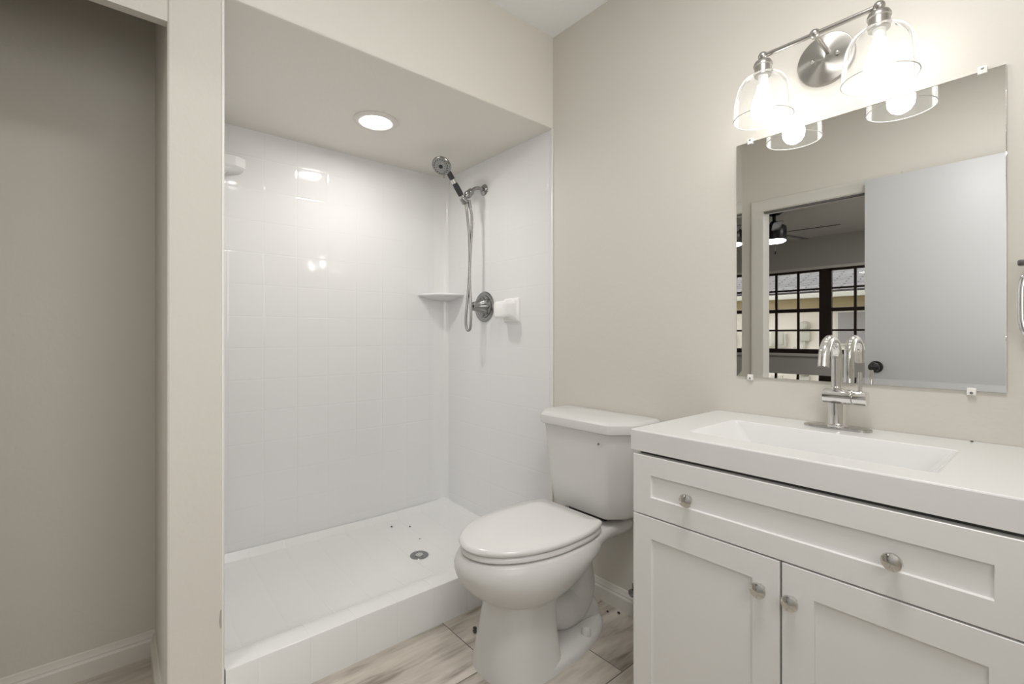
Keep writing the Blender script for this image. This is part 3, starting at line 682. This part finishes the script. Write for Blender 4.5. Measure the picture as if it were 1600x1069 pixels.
# sink top: continuous slab with integral rectangular basin
stp = thing('sink_top', 'white vanity top with a shallow integral rectangular basin', 'sink', (1.133, -0.24, 0.779))
bm = new()
def rq(x0, x1, y0, y1, z, r, n=5): return [(x, y, z) for x, y in rrect(x0, x1, y0, y1, r, n)]
OX0, OX1, OY0, OY1, ZB, ZT = 0.766, 1.500, -0.4825, -0.0015, 0.779, 0.833
IX0, IX1, IY0, IY1 = 0.886, 1.362, -0.402, -0.148
loft(bm, [rq(OX0 + .01, OX1 - .01, OY0 + .01, OY1 - .001, ZB + 0.0, 0.002), rq(OX0, OX1, OY0, OY1, ZB + 0.0005, 0.002), rq(OX0, OX1, OY0, OY1, ZT - 0.003, 0.002), rq(OX0 + .001, OX1 - .001, OY0 + .001, OY1, ZT - 0.0008, 0.003), rq(OX0 + .003, OX1 - .003, OY0 + .003, OY1, ZT, 0.003),
          rq(IX0 - 0.004, IX1 + 0.004, IY0 - 0.004, IY1 + 0.004, ZT, 0.016), rq(IX0, IX1, IY0, IY1, ZT - 0.0015, 0.014), rq(IX0 + 0.004, IX1 - 0.003, IY0 + 0.003, IY1 - 0.002, ZT - 0.006, 0.012),
          rq(IX0 + 0.060, IX1 - 0.050, IY0 + 0.012, IY1 - 0.012, ZT - 0.072, 0.016), rq(IX0 + 0.082, IX1 - 0.07, IY0 + 0.03, IY1 - 0.03, ZT - 0.086, 0.022), rq(IX0 + 0.2, IX1 - 0.2, IY0 + 0.10, IY1 - 0.10, ZT - 0.092, 0.02)])
finish('basin_slab', bm, M['top'], stp, ang=12)
finish('sink_drain', lathe(new(), (1.124, -0.275, ZT - 0.0925), (0, 0, 1), [(0.024, 0), (0.023, 0.003), (0.018, 0.004), (0.017, 0.001), (0, 0.001)], 28), M['chrome'], stp)
tag(finish('debris_crumb', sphere(new(), (1.372, -0.012, ZT + 0.0012), 0.0022, (1.3, 1, 0.8), 8, 6), M['crumb']), 'tiny dark speck on the vanity top against the wall right of the faucet', 'debris')

# faucet
FX_, FY_ = 1.119, -0.060
fa = thing('faucet', 'chrome gooseneck faucet with side lever on the vanity top', 'faucet', (FX_, FY_, ZT))
bm = new()
def stad(g, z): 
    return [(x, y, z) for x, y in rrect(FX_ - 0.077 + g, FX_ + 0.077 - g, FY_ - 0.026 + g, FY_ + 0.026 - g, 0.0255 - g, 12)]
loft(bm, [stad(0, ZT), stad(0, ZT + 0.004), stad(0.002, ZT + 0.006), stad(0.008, ZT + 0.0072)])
finish('base_plate', bm, M['plate'], fa, ang=30)
finish('body', lathe(new(), (FX_, FY_, ZT + 0.006), (0, 0, 1), [(0.027, 0), (0.027, 0.003), (0.0205, 0.006), (0.0195, 0.010), (0.0195, 0.062), (0, 0.062)], 40), M['chrome'], fa)
ZH = ZT + 0.084
finish('cross_body', lathe(new(), (FX_ - 0.030, FY_, ZH), (1, 0, 0), [(0.0185, 0), (0.0195, 0.001), (0.0195, 0.064), (0.0185, 0.0648), (0, 0.0648)], 40), M['chrome'], fa)
hb = finish('handle_hub', lathe(new(), (FX_ + 0.036, FY_, ZH), (1, 0, 0), [(0.0185, 0), (0.0195, 0.001), (0.0195, 0.029), (0.0180, 0.031), (0, 0.0315)], 40), M['chrome'], fa)
finish('lever', tube(new(), [(FX_ + 0.051, FY_, ZH + 0.016), (FX_ + 0.051, FY_, ZH + 0.068)], 0.0048, 16), M['chrome'], hb)
sp_ = [(FX_, FY_, ZH + 0.016), (FX_, FY_, ZH + 0.10)] 
RA = 0.052
for k in range(1, 17):
    a = R(165 * k / 16); sp_.append((FX_, FY_ - RA + RA * cos(a), ZH + 0.10 + RA * sin(a)))
last = Vector(sp_[-1]); dv = Vector((0, -sin(R(165)), cos(R(165)))); dv = Vector((0, -0.20, -0.98)).normalized()
sp_.append(tuple(last + dv * 0.030))
finish('spout', tube(new(), sp_, 0.0125, 28), M['chrome'], fa, ang=60)
finish('spout_collar', lathe(new(), (FX_, FY_, ZH + 0.017), (0, 0, 1), [(0.0128, 0), (0.0138, 0.001), (0.0138, 0.009), (0.0128, 0.010), (0, 0.010)], 32), M['chrome'], fa)
te = last + dv * 0.030
finish('aerator', lathe(new(), te - dv * 0.002, dv, [(0.0105, 0), (0.0105, 0.003), (0.0085, 0.0035), (0, 0.0025)], 28), M['screw'], fa)

# ================================================================== MIRROR
mi = thing('mirror', 'large frameless rectangular mirror clipped to the wall above the vanity', 'mirror', (1.13, 0, 1.319))
MX0, MX1, MZ0, MZ1 = 0.832, 1.427, 0.951, 1.687
bm = new(); bw = 0.0155
def mr(a, y): return [(MX0 + a, y, MZ0 + a), (MX1 - a, y, MZ0 + a), (MX1 - a, y, MZ1 - a), (MX0 + a, y, MZ1 - a)]
def mr2(y): return [(MX0 + bw, y, MZ0 + bw), (MX1 - 0.0012, y, MZ0 + bw), (MX1 - 0.0012, y, MZ1 - 0.0012), (MX0 + bw, y, MZ1 - 0.0012)]
loft(bm, [mr(0, -0.0005), mr(0, -0.0064), mr2(-0.0064 + bw * math.tan(R(2.9)))])
o = finish('glass', bm, [M['mirror'], M['mirror_edge']], mi, smooth=False)
for p in o.data.polygons:
    if abs(p.normal.y) < 0.5: p.material_index = 1
for x, z, s in ((0.874, MZ1, 1), (1.389, MZ1, 1), (0.874, MZ0, -1), (1.371, MZ0, -1)):
    cl = finish('clip', B((x - 0.008, -0.0105, min(z - s * 0.007, z + s * 0.010)), (x + 0.008, -0.0068, max(z - s * 0.007, z + s * 0.010)), 0.0012), M['clip'], mi)
    box_ = B((x - 0.008, -0.0068, min(z + s * 0.0005, z + s * 0.010)), (x + 0.008, 0.0, max(z + s * 0.0005, z + s * 0.010)))
    finish('clip_foot', box_, M['clip'], cl)
    finish('clip_screw', lathe(new(), (x, -0.0105, z + s * 0.005), (0, -1, 0), [(0.003, 0), (0.0025, 0.001), (0, 0.0012)], 12), M['screw'], cl)

# ================================================================== WALL LAMP
LZ, LY = 1.873, -0.122
LXS = (0.957, 1.222); LXC = 1.086
la = thing('vanity_light', 'brushed nickel two-bulb vanity light with clear bell glass shades', 'wall lamp', (LXC - 0.008, 0, 1.853))
finish('back_plate', lathe(new(), (LXC - 0.008, 0, 1.853), (0, -1, 0), [(0.070, 0), (0.070, 0.0115), (0.0688, 0.0128), (0.0675, 0.0130), (0, 0.0130)], 72), [M['spun']], la, ang=20)
for dx in (-0.030, 0.030):
    finish('screw_cap', lathe(new(), (LXC - 0.008 + dx, -0.0145, 1.856), (0, -1, 0), [(0.006, 0), (0.006, 0.003), (0.003, 0.007), (0, 0.0075)], 16), M['satin'], la)
finish('arm', tube(new(), [(LXC, -0.013, LZ - 0.005), (LXC, LY, LZ)], 0.0062, 20), M['nickel'], la)
bmj = sphere(new(), (LXC, LY, LZ), 0.0125); finish('joint', bmj, M['nickel'], la)
finish('crossbar', tube(new(), [(LXS[0], LY, LZ), (LXS[1], LY, LZ)], 0.0062, 20), M['nickel'], la)
for x in LXS:
    finish('finial', sphere(new(), (x, LY, LZ), 0.0125), M['nickel'], la)
    finish('socket_cup', lathe(new(), (x, LY, LZ - 0.006), (0, 0, -1), [(0.006, 0), (0.008, 0.004), (0.021, 0.010), (0.0245, 0.017), (0.0245, 0.022), (0.022, 0.024), (0.022, 0.050), (0, 0.050)], 36), M['nickel'], la)
    prof = [(0.021, 0.0), (0.030, 0.0015), (0.045, 0.008), (0.058, 0.021), (0.067, 0.040), (0.073, 0.066), (0.0755, 0.095), (0.0760, 0.124)]
    bm = lathe(new(), (x, LY, LZ - 0.052), (0, 0, -1), prof, 72, cap=False)
    gs = finish('glass_shade', bm, M['glass'], la, ang=80)
    bm = new(); tube(bm, [(x + 0.076 * cos(2 * pi * k / 72), LY + 0.076 * sin(2 * pi * k / 72), LZ - 0.176) for k in range(72)], 0.0013, 8, closed=True)
    finish('shade_rim', bm, mat('glass_rim', (0.72, 0.71, 0.69), 0.1), gs)
    bl = finish('bulb', lathe(new(), (x, LY, LZ - 0.082), (0, 0, -1), [(0.0145, 0), (0.016, 0.012), (0.023, 0.034), (0.0300, 0.054), (0.0315, 0.068), (0.0295, 0.083), (0.022, 0.096), (0.011, 0.103), (0, 0.105)], 36), M['bulb'], la)
    finish('bulb_collar', lathe(new(), (x, LY, LZ - 0.054), (0, 0, -1), [(0.013, 0), (0.0135, 0.020), (0.0145, 0.028), (0, 0.028)], 28), M['bulbbase'], bl)

# ================================================================== TOWEL RING
TWX = 1.519
tw = thing('towel_ring', 'polished chrome towel ring on the wall right of the mirror', 'towel ring', (TWX, 0, 1.24))
finish('wall_plate', B((TWX - 0.022, -0.010, 1.215), (TWX + 0.022, 0.0, 1.259), 0.003), M['satin'], tw)
finish('post', B((TWX - 0.008, -0.044, 1.229), (TWX + 0.008, -0.008, 1.245), 0.002), M['satin'], tw)
finish('top_bar', B((TWX - 0.074, -0.044, 1.229), (TWX + 0.074, -0.030, 1.243), 0.0035), M['dkchrome'], tw)
pts = []
for k in range(72):
    t = 2 * pi * k / 72; c, s = cos(t), sin(t)
    pts.append((TWX + 0.068 * math.copysign(abs(c) ** 0.5, c), -0.037, 1.148 + 0.084 * math.copysign(abs(s) ** 0.55, s)))
finish('ring', tube(new(), pts, 0.0068, 16, closed=True), M['chrome'], tw)

# ================================================================== small debris and scuffs
for x, y, z, s, lb in ((0.108, -0.516, 0.004, 0.006, 'dark crumb on the floor left of the toilet base, farther from it'), (0.124, -0.528, 0.004, 0.007, 'dark crumb on the floor left of the toilet base, nearer to it'),
                       (0.358, -0.060, 0.003, 0.004, 'dark crumb on the floor behind the toilet'), (0.392, -0.034, 0.003, 0.005, 'dark crumb on the floor against the baseboard')):
    bm = sphere(new(), (x, y, s * 0.7), s, (1.3, 1, 0.7), 10, 7)
    for v in bm.verts: v.co += Vector((random.uniform(-1, 1), random.uniform(-1, 1), 0)) * s * 0.15
    tag(finish('debris_crumb', bm, M['crumb']), lb, 'debris')
bm = prism(new(), [(-1.3045, 0.318), (-1.300, 0.322), (-1.2995, 0.30), (-1.300, 0.272), (-1.3045, 0.268), (-1.307, 0.29)], 0.0, 0.0006, 'X')
o = struct(finish('trim_10', bm, M['scuff'], smooth=False))
